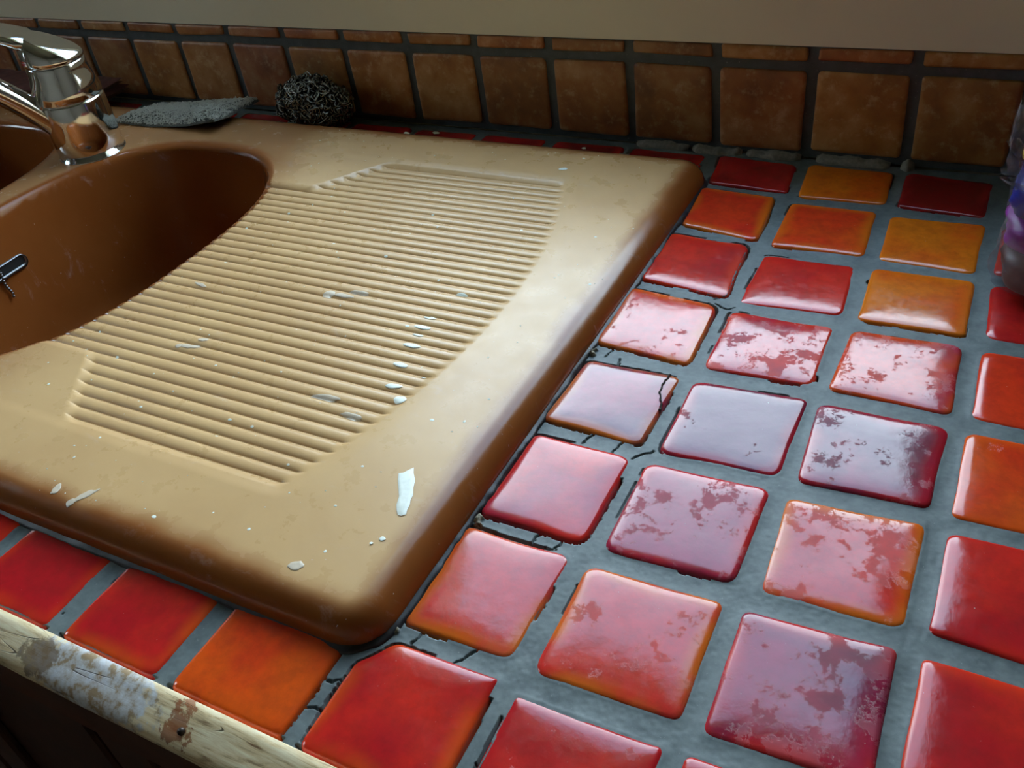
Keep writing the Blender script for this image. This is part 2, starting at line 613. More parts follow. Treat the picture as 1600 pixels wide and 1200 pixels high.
# ------------------------------------------------------------------ counter tiles
TILE_CORNERS = {
 (1, 7): [(0.083, 6.862), (0.97, 6.80), (1.015, 6.123), (0.157, 6.165)],
 (1, 6): [(0.119, 6.064), (0.932, 6.017), (0.984, 5.089), (0.189, 5.221)],
 (1, 5): [(0.117, 5.082), (0.943, 5.016), (0.999, 4.089), (0.154, 4.154)],
 (1, 4): [(0.119, 4.019), (0.961, 3.951), (0.999, 3.047), (0.136, 3.115)],
 (1, 3): [(0.183, 2.884), (0.999, 2.89), (0.973, 2.029), (0.15, 2.056)],
 (1, 2): [(0.165, 1.912), (0.969, 1.898), (0.963, 1.005), (0.165, 1.018)],
 (1, 1): [(0.126, 0.894), (0.944, 0.904), (0.928, 0.031), (0.161, 0.02)],
 (2, 7): [(1.074, 6.824), (1.942, 6.795), (1.987, 6.088), (1.128, 6.064)],
 (2, 6): [(1.097, 5.928), (1.935, 5.941), (1.968, 5.065), (1.119, 5.039)],
 (2, 5): [(1.097, 4.898), (1.943, 4.908), (1.98, 4.075), (1.106, 4.036)],
 (2, 4): [(1.083, 3.925), (1.957, 3.913), (1.973, 3.094), (1.105, 3.046)],
 (2, 3): [(1.087, 2.893), (1.98, 2.942), (1.977, 2.041), (1.11, 2.005)],
 (2, 2): [(1.069, 1.891), (1.962, 1.931), (1.958, 1.04), (1.091, 1.014)],
 (2, 1): [(1.049, 0.871), (1.955, 0.903), (1.957, 0.039), (1.078, 0.009)],
 (3, 7): [(2.052, 6.85), (2.89, 6.802), (2.873, 6.031), (2.076, 6.083)],
 (3, 6): [(2.059, 5.905), (2.894, 5.923), (2.9, 5.022), (2.081, 5.049)],
 (3, 5): [(2.075, 4.9), (2.906, 4.917), (2.93, 4.065), (2.09, 4.059)],
 (3, 4): [(2.084, 3.913), (2.926, 3.93), (2.94, 3.061), (2.076, 3.079)],
 (3, 3): [(2.045, 2.925), (2.947, 2.932), (2.933, 2.084), (2.085, 2.041)],
 (3, 2): [(2.074, 1.895), (2.936, 1.95), (2.938, 1.081), (2.107, 1.041)],
 (3, 1): [(2.062, 0.895), (2.922, 0.945), (2.945, 0.065), (2.071, 0.026)],
 (4, 6): [(3.019, 5.893), (3.955, 5.95), (3.955, 5.05), (3.027, 5.047)],
 (4, 5): [(3.022, 4.888), (3.955, 4.95), (3.955, 4.05), (3.045, 4.101)],
 (4, 4): [(3.044, 3.924), (3.955, 3.95), (3.955, 3.05), (3.05, 3.077)],
 (4, 3): [(3.039, 2.921), (3.955, 2.95), (3.955, 2.05), (3.05, 2.057)],
 (4, 2): [(3.046, 1.934), (3.955, 1.95), (3.955, 1.05), (3.052, 1.109)],
 (4, 1): [(3.039, 0.944), (3.955, 0.95), (3.955, 0.05), (3.04, 0.05)],
 (1, 0): [(0.053, -0.324), (0.214, -0.106), (0.929, -0.094), (0.945, -0.918), (0.06, -0.918)],
 (2, 0): [(1.04, -0.138), (1.939, -0.114), (1.95, -0.918), (1.06, -0.918)],
 (3, 0): [(2.037, -0.103), (2.95, -0.06), (2.95, -0.918), (2.06, -0.918)],
 (0, 0): [(-0.95, 0.05), (-0.07, 0.05), (-0.063, -0.918), (-0.936, -0.918)],
 (-1, 0): [(-1.95, 0.05), (-1.06, 0.05), (-1.071, -0.918), (-1.912, -0.918)],
 (-2, 0): [(-2.95, 0.05), (-2.06, 0.05), (-2.075, -0.918), (-2.95, -0.918)],
}


def lattice(i, j):
    jit = lambda: random.uniform(-0.015, 0.015)
    y0 = -0.918 if j == 0 else j - 0.95
    y1 = 6.85 if j == 7 else j - 0.06
    if j == 0:
        y1 = 0.05 if i <= 0 else -0.1
    return [(i - 0.95 + jit(), y1 + jit()), (i - 0.05 + jit(), y1 + jit()), (i - 0.05 + jit(), y0 + jit()), (i - 0.95 + jit(), y0 + jit())]


for j in range(0, 8):
    for i in range(1, 10):
        TILE_CORNERS.setdefault((i, j), lattice(i, j))
for i in range(-14, 1):
    TILE_CORNERS.setdefault((i, 0), lattice(i, 0))
    TILE_CORNERS.setdefault((i, 7), lattice(i, 7))
for i in (-14, -13):
    for j in range(1, 7):
        TILE_CORNERS.setdefault((i, j), lattice(i, j))

RED, DEEP, MAROON = srgb(216, 44, 32), srgb(186, 28, 34), srgb(128, 20, 22)
ORANGE, AMBER, PURPLE = srgb(224, 86, 22), srgb(226, 120, 24), srgb(168, 40, 66)
VERM, ROSE = srgb(222, 60, 26), srgb(208, 66, 62)
PLUM = srgb(112, 34, 62)
GLAZE = {  # colour, second colour, edge colour, wear
 (1, 7): (DEEP, MAROON, RED, 0), (1, 6): (RED, VERM, AMBER, 0), (1, 5): (DEEP, RED, VERM, 0), (1, 4): (RED, ROSE, AMBER, 0.55),
 (1, 3): (PLUM, PURPLE, AMBER, 0.1), (1, 2): (PURPLE, RED, RED, 0.0), (1, 1): (RED, ROSE, AMBER, 0.0), (1, 0): (DEEP, RED, ORANGE, 0.1),
 (2, 7): (ORANGE, AMBER, AMBER, 0), (2, 6): (VERM, ORANGE, AMBER, 0), (2, 5): (RED, DEEP, RED, 0.1), (2, 4): (RED, PURPLE, VERM, 0.7),
 (2, 3): (PLUM, PLUM, DEEP, 0.35), (2, 2): (PURPLE, PURPLE, RED, 0.6), (2, 1): (RED, ROSE, AMBER, 0.45), (2, 0): (DEEP, RED, DEEP, 0.3),
 (3, 7): (MAROON, MAROON, DEEP, 0), (3, 6): (AMBER, ORANGE, AMBER, 0), (3, 5): (AMBER, ORANGE, AMBER, 0.1), (3, 4): (PURPLE, VERM, ORANGE, 0.7),
 (3, 3): (PLUM, PURPLE, DEEP, 0.6), (3, 2): (ROSE, RED, AMBER, 0.75), (3, 1): (PURPLE, PLUM, RED, 0.7), (3, 0): (DEEP, RED, RED, 0.4),
 (4, 7): (MAROON, DEEP, RED, 0), (4, 6): (DEEP, RED, VERM, 0), (4, 5): (DEEP, RED, RED, 0), (4, 4): (RED, VERM, VERM, 0.1),
 (4, 3): (VERM, ORANGE, ORANGE, 0.1), (4, 2): (RED, DEEP, RED, 0.1), (4, 1): (RED, DEEP, VERM, 0.1), (4, 0): (RED, DEEP, RED, 0.1),
 (0, 0): (VERM, ORANGE, ORANGE, 0), (-1, 0): (DEEP, RED, ORANGE, 0), (-2, 0): (DEEP, DEEP, VERM, 0), (-3, 0): (RED, DEEP, VERM, 0),
}


def outline(c, rad, per=9, wav=0.010, seed=0.0):
    """closed outline of a hand-made tile: straight-ish wavy sides, rounded corners (clockwise)"""
    n = len(c)
    P = []
    for k in range(n):
        p0, p, p1 = Vector(c[k - 1]), Vector(c[k]), Vector(c[(k + 1) % n])
        a, b = (p0 - p), (p1 - p)
        r = min(rad * random.uniform(0.7, 1.35), a.length * 0.45, b.length * 0.45)
        s, e = p + a.normalized() * r, p + b.normalized() * r
        for q in range(6):
            t = q / 5
            P.append((1 - t) ** 2 * s + 2 * t * (1 - t) * p + t * t * e)
        e2 = p1 - b.normalized() * rad
        for q in range(1, per):
            t = q / per
            P.append(e * (1 - t) + e2 * t)
    P = np.array([tuple(p) for p in P])
    # waviness along the outline
    t = np.arange(len(P)) / len(P)
    nr = np.roll(P, -1, 0) - np.roll(P, 1, 0)
    nr = np.stack([nr[:, 1], -nr[:, 0]], 1)
    nr /= np.linalg.norm(nr, axis=1)[:, None] + 1e-9
    w = sum(np.sin(2 * math.pi * (k * t + rng.random())) * wav / (0.6 * k) for k in (3, 5, 8, 13))
    return P + nr * (w * 0.5)[:, None]


PROFILE = [(-0.004, -0.14), (0.0, -0.035), (0.006, -0.016), (0.018, -0.004), (0.042, 0.002), (0.09, 0.005), (0.20, 0.007), (0.34, 0.007)]


def tile_mesh(O, prof, h0, wob, seed):
    c = O.mean(0)
    d = O - c
    L = np.linalg.norm(d, axis=1)
    V, E = [], []
    n = len(O)
    sx, sy = rng.normal(0, wob * 0.5, 2)
    for (ins, z) in prof:
        k = np.maximum(1 - ins / np.minimum(L, 0.55), 0.25 if ins > 0.3 else 0.4 if ins > 0.15 else 0)
        q = c + d * k[:, None]
        top = z > -0.015
        zz = h0 + z + (wob * vnoise(q[:, 0] * 2.3 + seed, q[:, 1] * 2.3 + seed * 0.7) + sx * (q[:, 0] - c[0]) + sy * (q[:, 1] - c[1])) * (1 if top else 0.5)
        V.append(np.column_stack([q, zz]))
        E += [max(0.0, 1 - max(ins, 0) / 0.24)] * n
    V = np.vstack(V)
    ctr = np.array([[c[0], c[1], h0 + prof[-1][1] + wob * float(vnoise(c[0] * 2.3 + seed, c[1] * 2.3 + seed * 0.7))]])
    V = np.vstack([V, ctr])
    E.append(0.0)
    F = []
    m = len(prof)
    for i in range(m - 1):
        for k in range(n):
            a, b = i * n + k, i * n + (k + 1) % n
            F.append((b, a, a + n, b + n))
    last = (m - 1) * n
    for k in range(n):
        F.append((last + (k + 1) % n, last + k, len(V) - 1))
    return V, F, E


# base slab of the worktop
slab = bevel_box(-14.2, 9.1, -0.93, YW + 0.02, -0.55, -0.10, 0.01, 1)
# cut the slab out under the sink bowls: build it as four strips instead
slab = merge([box(-14.2, 9.1, -0.934, 0.15, -0.55, -0.10), box(-14.2, 9.1, 6.0, YW + 0.02, -0.55, -0.10),
              box(-14.2, -12.0, 0.15, 6.0, -0.55, -0.10), box(-0.2, 9.1, 0.15, 6.0, -0.55, -0.10)])
counter = new_obj('tiled_countertop', *slab, M['grout'], smooth=False)
tag(counter, 'worktop of square red and orange glazed tiles with wide grey grout around the sink', 'countertop')

OUT = {}
for (i, j), c in sorted(TILE_CORNERS.items(), key=lambda t: (-(t[0][0] in (0, 1, 2, 3, 4, -1, -2)), -t[0][1], t[0][0])):
    O = outline(c, 0.075 if j else 0.045, 9, 0.011)
    OUT[(i, j)] = O
    h0 = random.uniform(-0.008, 0.008) - 0.004
    V, F, E = tile_mesh(O, PROFILE, h0, 0.0055, random.uniform(0, 60))
    o = new_obj('tile', V, F, M['glaze'], counter)
    at = o.data.attributes.new('edge', 'FLOAT', 'POINT')
    at.data.foreach_set('value', E)
    g = GLAZE.get((i, j))
    if g is None:
        g = random.choice([(RED, DEEP, RED, 0.2), (VERM, RED, ORANGE, 0.1), (DEEP, PURPLE, RED, 0.2), (DEEP, MAROON, RED, 0.1)])
        if j == 7:
            g = (DEEP, MAROON, RED, 0)
    o['glaze_a'], o['glaze_b'], o['glaze_edge'], o['glaze_wear'] = [float(q) for q in g[0]], [float(q) for q in g[1]], [float(q) for q in g[2]], float(g[3])

# hairline crack across the chipped tile beside the sink
cp = [(0.905, 2.885), (0.887, 2.758), (0.904, 2.638), (0.960, 2.52), (0.975, 2.43)]
V, F = [], []
pts = []
for a, b in zip(cp[:-1], cp[1:]):
    for t in np.linspace(0, 1, 7)[:-1]:
        pts.append((a[0] + (b[0] - a[0]) * t + random.uniform(-0.006, 0.006), a[1] + (b[1] - a[1]) * t))
for k, (x, y) in enumerate(pts):
    w = 0.0065 + random.uniform(-0.002, 0.003)
    V += [(x - w, y, 0.012), (x + w, y, 0.012), (x + w, y, -0.02), (x - w, y, -0.02)]
for k in range(len(pts) - 1):
    b = 4 * k
    F += [(b + 4, b + 5, b + 1, b), (b + 5, b + 6, b + 2, b + 1), (b + 4, b, b + 3, b + 7)]
tag(new_obj('crack', V, F, M['crack'], counter), 'dark crack across a tile', None)

# ---- grout as real relief between the tiles, with gaps where it has come loose
RUB = [(0.10, 0.965, 0.055), (0.19, 0.955, 0.05), (0.10, 3.03, 0.06), (0.17, 2.99, 0.05), (0.15, -0.03, 0.04)]
CRK = [[(0.42, 2.98), (0.45, 2.92), (0.44, 2.86)], [(0.55, 1.93), (0.57, 2.0), (0.60, 2.06)], [(0.80, 1.9), (0.84, 2.04)],
       [(0.97, 1.9), (1.02, 1.97), (1.08, 2.02)], [(0.62, 0.9), (0.66, 1.02)], [(0.80, 0.92), (0.83, 1.02)], [(0.30, -0.08), (0.33, 0.03)],
       [(0.62, -0.1), (0.70, 0.03)], [(0.93, 3.98), (1.05, 3.93), (1.10, 3.97)], [(0.9, 4.05), (0.99, 4.12)], [(0.3, 2.98), (0.33, 3.1)],
       [(-0.03, -0.5), (0.05, -0.46)], [(-0.05, -0.7), (0.05, -0.66)]]


def grout_patch(x0, x1, y0, y1, st, name):
    xs = np.arange(x0, x1 + st, st)
    ys = np.arange(y0, y1 + st, st)
    X, Y = np.meshgrid(xs, ys)
    SD = np.full(X.shape, 9.0)
    own = np.zeros(X.shape, int)
    for (i, j), O in OUT.items():
        a, b = O.min(0) - 0.16, O.max(0) + 0.16
        ix = np.where((xs > a[0]) & (xs < b[0]))[0]
        iy = np.where((ys > a[1]) & (ys < b[1]))[0]
        if len(ix) == 0 or len(iy) == 0:
            continue
        sl = (slice(iy[0], iy[-1] + 1), slice(ix[0], ix[-1] + 1))
        px, py = X[sl].ravel(), Y[sl].ravel()
        Q = np.roll(O, -1, 0)
        dmin = np.full(px.shape, 9.0)
        inside = np.zeros(px.shape, bool)
        for (ax, ay), (bx, by) in zip(O, Q):
            ex, ey = bx - ax, by - ay
            l2 = ex * ex + ey * ey + 1e-12
            t = np.clip(((px - ax) * ex + (py - ay) * ey) / l2, 0, 1)
            dmin = np.minimum(dmin, (px - ax - t * ex) ** 2 + (py - ay - t * ey) ** 2)
            if abs(ey) > 1e-9:
                cr = ((ay > py) != (by > py)) & (px < ex * (py - ay) / ey + ax)
                inside ^= cr
        d = np.sqrt(dmin)
        d = np.where(inside, -d, d).reshape(X[sl].shape)
        nearer = d < SD[sl]
        SD[sl] = np.where(nearer, d, SD[sl])
        own[sl] = np.where(nearer, i * 10 + j, own[sl])
    # height
    Z = -0.019 + 0.005 * fbm(X * 3, Y * 3, 2) + 0.0010 * vnoise(X * 40, Y * 40)
    Z += 0.005 * np.exp(-np.maximum(SD, 0) / 0.02)
    loose = fbm(X * 1.7 + 3, Y * 1.7 + 9, 3) - 0.30
    near = np.exp(-((X - 0.15) / 0.9) ** 2)
    loose = loose + 0.75 * near * (X < 1.08) - 0.05 * (X > 1.1)
    width = 0.010 + 0.011 * np.clip(vnoise(X * 5 + 50, Y * 5), -0.7, 1) + 0.005 * vnoise(X * 45, Y * 45)
    width = width * np.where(X > 0.985, 0.62, 1.0)
    loose = np.where(Y < -0.9, 1.0, loose)
    width = np.where(Y < -0.9, 0.03, width)
    gap = (loose > 0) & (SD < width) & (SD > -0.01)
    Z = np.where(gap, -0.095, Z)
    rub = np.zeros(X.shape)
    for rx, ry, rr in RUB:
        d2 = np.sqrt((X - rx) ** 2 + (Y - ry) ** 2) + 0.03 * vnoise(X * 25, Y * 25)
        k = sstep(rr, rr * 0.6, d2)
        rub = np.maximum(rub, k)
    Z += rub * (0.03 * vnoise(X * 28, Y * 28) + 0.015)
    for pl in CRK:
        for (ax, ay), (bx, by) in zip(pl[:-1], pl[1:]):
            ex, ey = bx - ax, by - ay
            wx = X + 0.010 * vnoise(X * 30, Y * 30)
            wy = Y + 0.010 * vnoise(X * 30 + 40, Y * 30)
            t = np.clip(((wx - ax) * ex + (wy - ay) * ey) / (ex * ex + ey * ey), 0, 1)
            dd = np.hypot(wx - ax - t * ex, wy - ay - t * ey)
            Z = np.where(dd < 0.0055, -0.06, Z)
    keep = SD > -0.02
    cell = keep[:-1, :-1] | keep[1:, :-1] | keep[:-1, 1:] | keep[1:, 1:]
    idx = np.arange(X.size).reshape(X.shape)
    F = np.stack([idx[:-1, :-1][cell], idx[:-1, 1:][cell], idx[1:, 1:][cell], idx[1:, :-1][cell]], 1)
    used = np.unique(F)
    mp = np.full(X.size, -1)
    mp[used] = np.arange(len(used))
    V = np.column_stack([X.ravel()[used], Y.ravel()[used], Z.ravel()[used]])
    o = new_obj(name, V, mp[F], M['grout'], counter)
    at = o.data.attributes.new('rubble', 'FLOAT', 'POINT')
    at.data.foreach_set('value', rub.ravel()[used].astype(np.float32))
    return o


tag(grout_patch(-0.14, 4.1, -0.93, 6.97, 0.0085, 'grout'), 'grey grout joints, cracked beside the sink', None)
grout_patch(-4.1, -0.14, -0.93, 0.05, 0.0085, 'grout')
grout_patch(-14.2, -4.1, -0.93, 0.05, 0.03, 'grout')
grout_patch(-14.2, -0.14, 6.0, 6.97, 0.02, 'grout')
grout_patch(4.1, 9.1, -0.93, 6.97, 0.03, 'grout')
grout_patch(-14.2, -12.0, 0.05, 6.0, 0.03, 'grout')

# ------------------------------------------------------------------ wooden nosing, apron and cabinets
prof = [(-0.935, -0.34), (-0.935, 0.012), (-0.945, 0.021), (-0.985, 0.017), (-1.02, 0.003), (-1.06, -0.013), (-1.10, -0.030),
        (-1.14, -0.048), (-1.17, -0.066), (-1.188, -0.085), (-1.195, -0.11), (-1.193, -0.15), (-1.17, -0.22), (-1.12, -0.34)]
xs = np.linspace(-14.2, 9.1, 400)
V, F = [], []
n = len(prof)
for x in xs:
    for k, (y, z) in enumerate(prof):
        w = 0.010 * float(fbm(x * 2.2 + k * 0.35, k * 0.55, 3)) if k > 2 else 0.0
        V.append((x, y + w * 0.8, z + w * 0.7))
for a in range(len(xs) - 1):
    for k in range(n):
        i0, i1 = a * n + k, a * n + (k + 1) % n
        F.append((i0, i1, i1 + n, i0 + n))
F += [tuple(range(n)), tuple(range(len(V) - 1, len(V) - n - 1, -1))]
nosing = new_obj('wooden_nosing', V, F, M['wood'], counter)
tag(nosing, 'bare worn wooden front edge with grey filler and rust stain', None)
nv, nf = lathe([(0.001, 0.03), (0.018, 0.025), (0.024, 0.012), (0.024, -0.02)][::-1], 0, 0, 14)
nv = np.array(nv)
# nail lies on the sloping face
a = math.radians(23)
nv = np.column_stack([nv[:, 0], nv[:, 1] * math.cos(a) - nv[:, 2] * math.sin(a), nv[:, 1] * math.sin(a) + nv[:, 2] * math.cos(a)])
new_obj('nail', nv + np.array([-0.65, -1.105, -0.036]), nf, M['rust'], counter)
new_obj('apron', *bevel_box(-14.2, 9.1, -1.12, -0.9, -0.80, -0.345, 0.02, 2), M['apron'], counter, smooth=False)

CAB_L = ['dark wooden base cabinet under the far end of the sink', 'dark wooden base cabinet under the sink bowl',
         'dark wooden base cabinet under the ribbed drainboard', 'dark wooden base cabinet below the red tiles right of the sink']
bw = 23.3 / 4
for k in range(4):
    x0 = -14.2 + bw * k
    x1 = x0 + bw
    root = empty('base_cabinet', ((x0 + x1) / 2, 2.5, ZF))
    tag(root, CAB_L[k], 'cabinet', 'base cabinets under the worktop')
    ff = -0.62
    new_obj('body', *merge([box(x0 + 0.02, x0 + 0.27, ff, 6.9, ZF + 0.02, -0.82), box(x1 - 0.27, x1 - 0.02, ff, 6.9, ZF + 0.02, -0.82),
                            box(x0 + 0.27, x1 - 0.27, 6.6, 6.9, ZF + 0.02, -0.82), box(x0 + 0.27, x1 - 0.27, ff, 6.6, ZF + 1.0, ZF + 1.3),
                            box(x0 + 0.27, x1 - 0.27, ff + 0.5, ff + 0.8, ZF + 0.02, ZF + 1.0)]), M['dark_wood'], root, smooth=False)
    for s in (0, 1):
        a = x0 + 0.06 + s * bw / 2
        b = a + bw / 2 - 0.12
        dr = new_obj('door', *merge([bevel_box(a, b, ff - 0.22, ff - 0.02, ZF + 1.35, -0.95, 0.02, 1),
                                     bevel_box(a, a + 0.6, ff - 0.30, ff - 0.2, ZF + 1.35, -0.95, 0.03, 1),
                                     bevel_box(b - 0.6, b, ff - 0.30, ff - 0.2, ZF + 1.35, -0.95, 0.03, 1),
                                     bevel_box(a + 0.6, b - 0.6, ff - 0.30, ff - 0.2, -1.55, -0.95, 0.03, 1),
                                     bevel_box(a + 0.6, b - 0.6, ff - 0.30, ff - 0.2, ZF + 1.35, ZF + 1.95, 0.03, 1)]), M['dark_wood'], root, smooth=False)
        hx = (b - 0.3) if s == 0 else (a + 0.3)
        new_obj('knob', *tube([(hx, ff - 0.28, -3.0), (hx, ff - 0.40, -3.0), (hx, ff - 0.44, -3.0), (hx, ff - 0.52, -3.0), (hx, ff - 0.55, -3.0)],
                              [0.07, 0.07, 0.16, 0.16, 0.1], 16), M['dark_metal'], dr)

# ------------------------------------------------------------------ backsplash
back = new_obj('backsplash', *box(-14.2, 9.1, YW + 0.022, YW + 0.10, 0.0, 1.195), M['wall_grout'], smooth=False)
tag(back, 'strip of brown terracotta-coloured wall tiles with dark joints behind the worktop', 'backsplash')
WPROF = [(-0.002, -0.05), (0.0, -0.012), (0.012, 0.0), (0.05, 0.006), (0.2, 0.008)]
for row, (z0, z1) in enumerate(((0.075, 0.945), (1.055, 1.19))):
    for i in range(-14, 10):
        jt = lambda a=0.012: random.uniform(-a, a)
        x0, x1 = i - 0.95, i - 0.055
        c = [(x0 + jt(), z1 + jt(0.006)), (x1 + jt(), z1 + jt(0.006)), (x1 + jt(), z0 + jt()), (x0 + jt(), z0 + jt())]
        if row == 0:
            O = outline(c, 0.05, 6, 0.008)
            V, F, E = tile_mesh(O, WPROF, 0, 0.006, random.uniform(0, 60))
        else:
            O = outline(c, 0.03, 6, 0.005)
            V, F, E = tile_mesh(O, [(-0.002, -0.05), (0.0, -0.012), (0.008, 0.0), (0.03, 0.004)], 0, 0.003, random.uniform(0, 60))
            cc = O.mean(0)
            n = len(O)
            for q, (ins, zz) in enumerate(((-0.002, 0), (0, 0), (0.008, 0), (0.03, 0))):
                d = O - cc
                V[q * n:(q + 1) * n, 0] = cc[0] + d[:, 0] * (1 - ins / 0.45)
                V[q * n:(q + 1) * n, 1] = cc[1] + d[:, 1] * (1 - ins / 0.075)
        W = np.column_stack([V[:, 0], YW - V[:, 2] + random.uniform(-0.006, 0.006), V[:, 1]])
        new_obj('wall_tile', W, F, M['wall_tile'], back)

# ragged mortar fillet along the foot of the wall
for (xa, xb, zt) in ((-0.95, -0.3, 0.03), (-0.27, 0.32, 0.025), (0.36, 0.98, 0.032), (1.12, 1.90, 0.035), (1.98, 2.12, 0.06)):
    xs = np.arange(xa, xb, 0.02)
    V, F = [], []
    for k, x in enumerate(xs):
        e = min(1.0, min(k, len(xs) - 1 - k) / 3)
        t = (zt + 0.022 * float(fbm(x * 11, 3.0))) * (0.3 + 0.7 * e)
        yf = YW - (0.085 + 0.035 * float(fbm(x * 7, 8.0))) * (0.4 + 0.6 * e)
        V += [(x, YW + 0.02, -0.05), (x, yf, -0.05), (x, yf + 0.012, t * 0.6), (x, yf + 0.04, t), (x, YW + 0.02, t + 0.012)]
    for k in range(len(xs) - 1):
        for q in range(4):
            b = 5 * k + q
            F.append((b + 5, b + 6, b + 1, b)[::-1])
    F += [(0, 1, 2, 3, 4), tuple(len(V) - 1 - q for q in range(5))]
    new_obj('mortar_fillet', V, F, M['mortar'], back)

# ------------------------------------------------------------------ sink
SX0, SX1, SY0, SY1 = -12.35, 0.14, -0.28, 6.38
HR, CR, FR = 0.205, 0.30, 0.20
R0, RP = 0.633, 0.1285


def bowl_f(X, Y, cx, cy, a, b, n=2.6):
    return ((np.abs(X - cx) / a) ** n + (np.abs(Y - cy) / b) ** n) ** (1 / n)


def bowl_depth(s, D=2.1, r1=0.09, slope=7.0, r2=0.55):
    """s: distance inside the lip; returns how far the surface drops"""
    th = math.atan(slope)
    x1 = r1 * math.sin(th); z1 = r1 * (1 - math.cos(th))
    zw = D - r2 * (1 - math.cos(th))
    x2 = x1 + (zw - z1) / slope
    x3 = x2 + r2 * math.sin(th)
    t = s + 0.02
    q = np.where(t <= 0, 0.0, 0.0)
    c = np.clip(t, 0, x1)
    q = r1 - np.sqrt(np.maximum(r1 * r1 - c * c, 0))
    q = np.where(t > x1, z1 + (t - x1) * slope, q)
    u = np.clip(x3 - t, 0, r2)
    q = np.where(t > x2, D - (r2 - np.sqrt(np.maximum(r2 * r2 - u * u, 0))), q)
    q = np.where(t > x3, D + 0.03 * (t - x3), q)
    return q


def dist_edge(X, Y):
    cx, cy = (SX0 + SX1) / 2, (SY0 + SY1) / 2
    qx = np.abs(X - cx) - ((SX1 - SX0) / 2 - CR)
    qy = np.abs(Y - cy) - ((SY1 - SY0) / 2 - CR)
    return CR - (np.hypot(np.maximum(qx, 0), np.maximum(qy, 0)) + np.minimum(np.maximum(qx, qy), 0))


def sink_h(X, Y):
    X = np.asarray(X, float); Y = np.asarray(Y, float)
    d = np.clip(dist_edge(X, Y), 0, FR)
    Z = HR - FR + np.sqrt(np.maximum(FR * FR - (FR - d) ** 2, 0))
    Ym = 3.012 + np.abs(Y - 3.012)            # fold: the board is the same front and back
    xr = -0.69 - 0.083 * (Y - 3.012) ** 2
    # ridged field, fading out on the right in a shallow arc
    fx = sstep(0.02, -0.10, X - xr)
    fy = sstep(2.46, 2.40, np.abs(Y - 3.012))
    # smooth pads beside the bowl at both ends of the field
    pd = (np.clip((Ym - 4.62) / 0.82, -9, 9))
    xp = -4.15 + 0.68 * np.sqrt(np.clip(pd, 0, 1)) * (0.55 + 0.45 * np.clip(pd, 0, 1))
    pad = sstep(4.60, 4.72, Ym) * sstep(0.08, -0.06, X - xp)
    s1 = (1 - bowl_f(X, Y, -6.10, 3.02, 1.72, 2.40)) * 1.9
    k = fx * fy * (1 - pad) * sstep(0.10, 0.0, s1) * (X > -6.1)
    ph = ((Y - R0) / RP) % 1.0
    gr = np.abs(((ph + 0.5) % 1.0) - 0.5)     # 0 in the groove, .5 on the crown
    corr = np.sqrt(np.clip(1 - ((0.5 - gr) / 0.5) ** 2.2, 0, 1))
    slope = 0.012 + 0.010 * np.clip((xr - X) / 3.4, 0, 1.2)
    Z = Z - k * (slope + 0.034 * (1 - corr))
    # the whole ridged tray sits in a soft shallow dip
    tray = sstep(2.56, 2.42, np.abs(Y - 3.012)) * sstep(0.16, -0.05, X - xr) * sstep(-5.6, -5.0, X)
    Z = Z - 0.012 * tray * (1 - 0.3 * pad)
    for cx, a, D in ((-6.10, 1.72, 2.1), (-9.98, 1.75, 2.1)):
        s = (1 - bowl_f(X, Y, cx, 3.02, a, 2.40)) * 1.9
        Z = Z - bowl_depth(s, D)
    return Z


def axis(a, b, pieces):
    """grid lines: fine towards both rims for the rounded edge, then given steps"""
    th = np.linspace(0, math.pi / 2, 10)
    e = FR * (1 - np.cos(th))
    inner = []
    for p0, p1, st in pieces:
        inner += list(np.arange(p0, p1 - 1e-6, st))
    inner = [q for q in inner if a + FR + 0.01 < q < b - FR - 0.01]
    return np.array(list(a + e) + inner + list(b - e[::-1]))


gx = axis(SX0, SX1, [(-12.35, -8.8, 0.045), (-8.8, -4.1, 0.022), (-4.1, -3.3, 0.018), (-3.3, -1.3, 0.04), (-1.3, -0.55, 0.02), (-0.55, 0.2, 0.04)])
gy = axis(SY0, SY1, [(-0.3, 0.5, 0.03), (0.5, 5.55, 0.01285), (5.55, 6.4, 0.03)])
X, Y = np.meshgrid(gx, gy)
# round the four corners of the grid
for sx, cx in ((-1, SX0 + CR), (1, SX1 - CR)):
    for sy, cy in ((-1, SY0 + CR), (1, SY1 - CR)):
        a = (X - cx) * sx / CR
        b = (Y - cy) * sy / CR
        mk = (a > 0) & (b > 0)
        a2, b2 = np.clip(a, 0, 1), np.clip(b, 0, 1)
        X = np.where(mk, cx + sx * CR * a2 * np.sqrt(1 - b2 ** 2 / 2), X)
        Y = np.where(mk, cy + sy * CR * b2 * np.sqrt(1 - a2 ** 2 / 2), Y)
Z = sink_h(X, Y)
ny, nx = X.shape
idx = np.arange(nx * ny).reshape(ny, nx)
F = np.stack([idx[:-1, :-1].ravel(), idx[:-1, 1:].ravel(), idx[1:, 1:].ravel(), idx[1:, :-1].ravel()], 1)
V = np.column_stack([X.ravel(), Y.ravel(), Z.ravel()])
loop = np.concatenate([idx[0, :], idx[1:, -1], idx[-1, -2::-1], idx[-2:0:-1, 0]])
lv = V[loop].copy()
lv[:, 2] = -0.02
b0 = len(V)
V = np.vstack([V, lv])
li = np.arange(len(loop)) + b0
F = np.vstack([F, np.stack([loop, li, np.roll(li, -1), np.roll(loop, -1)], 1)])
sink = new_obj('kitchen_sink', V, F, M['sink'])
_e = 0.004
gxn = (sink_h(X + _e, Y) - sink_h(X - _e, Y)) / (2 * _e)
gyn = (sink_h(X, Y + _e) - sink_h(X, Y - _e)) / (2 * _e)
NN = np.stack([-gxn, -gyn, np.ones_like(gxn)], -1).reshape(-1, 3)
NN /= np.linalg.norm(NN, axis=1)[:, None]
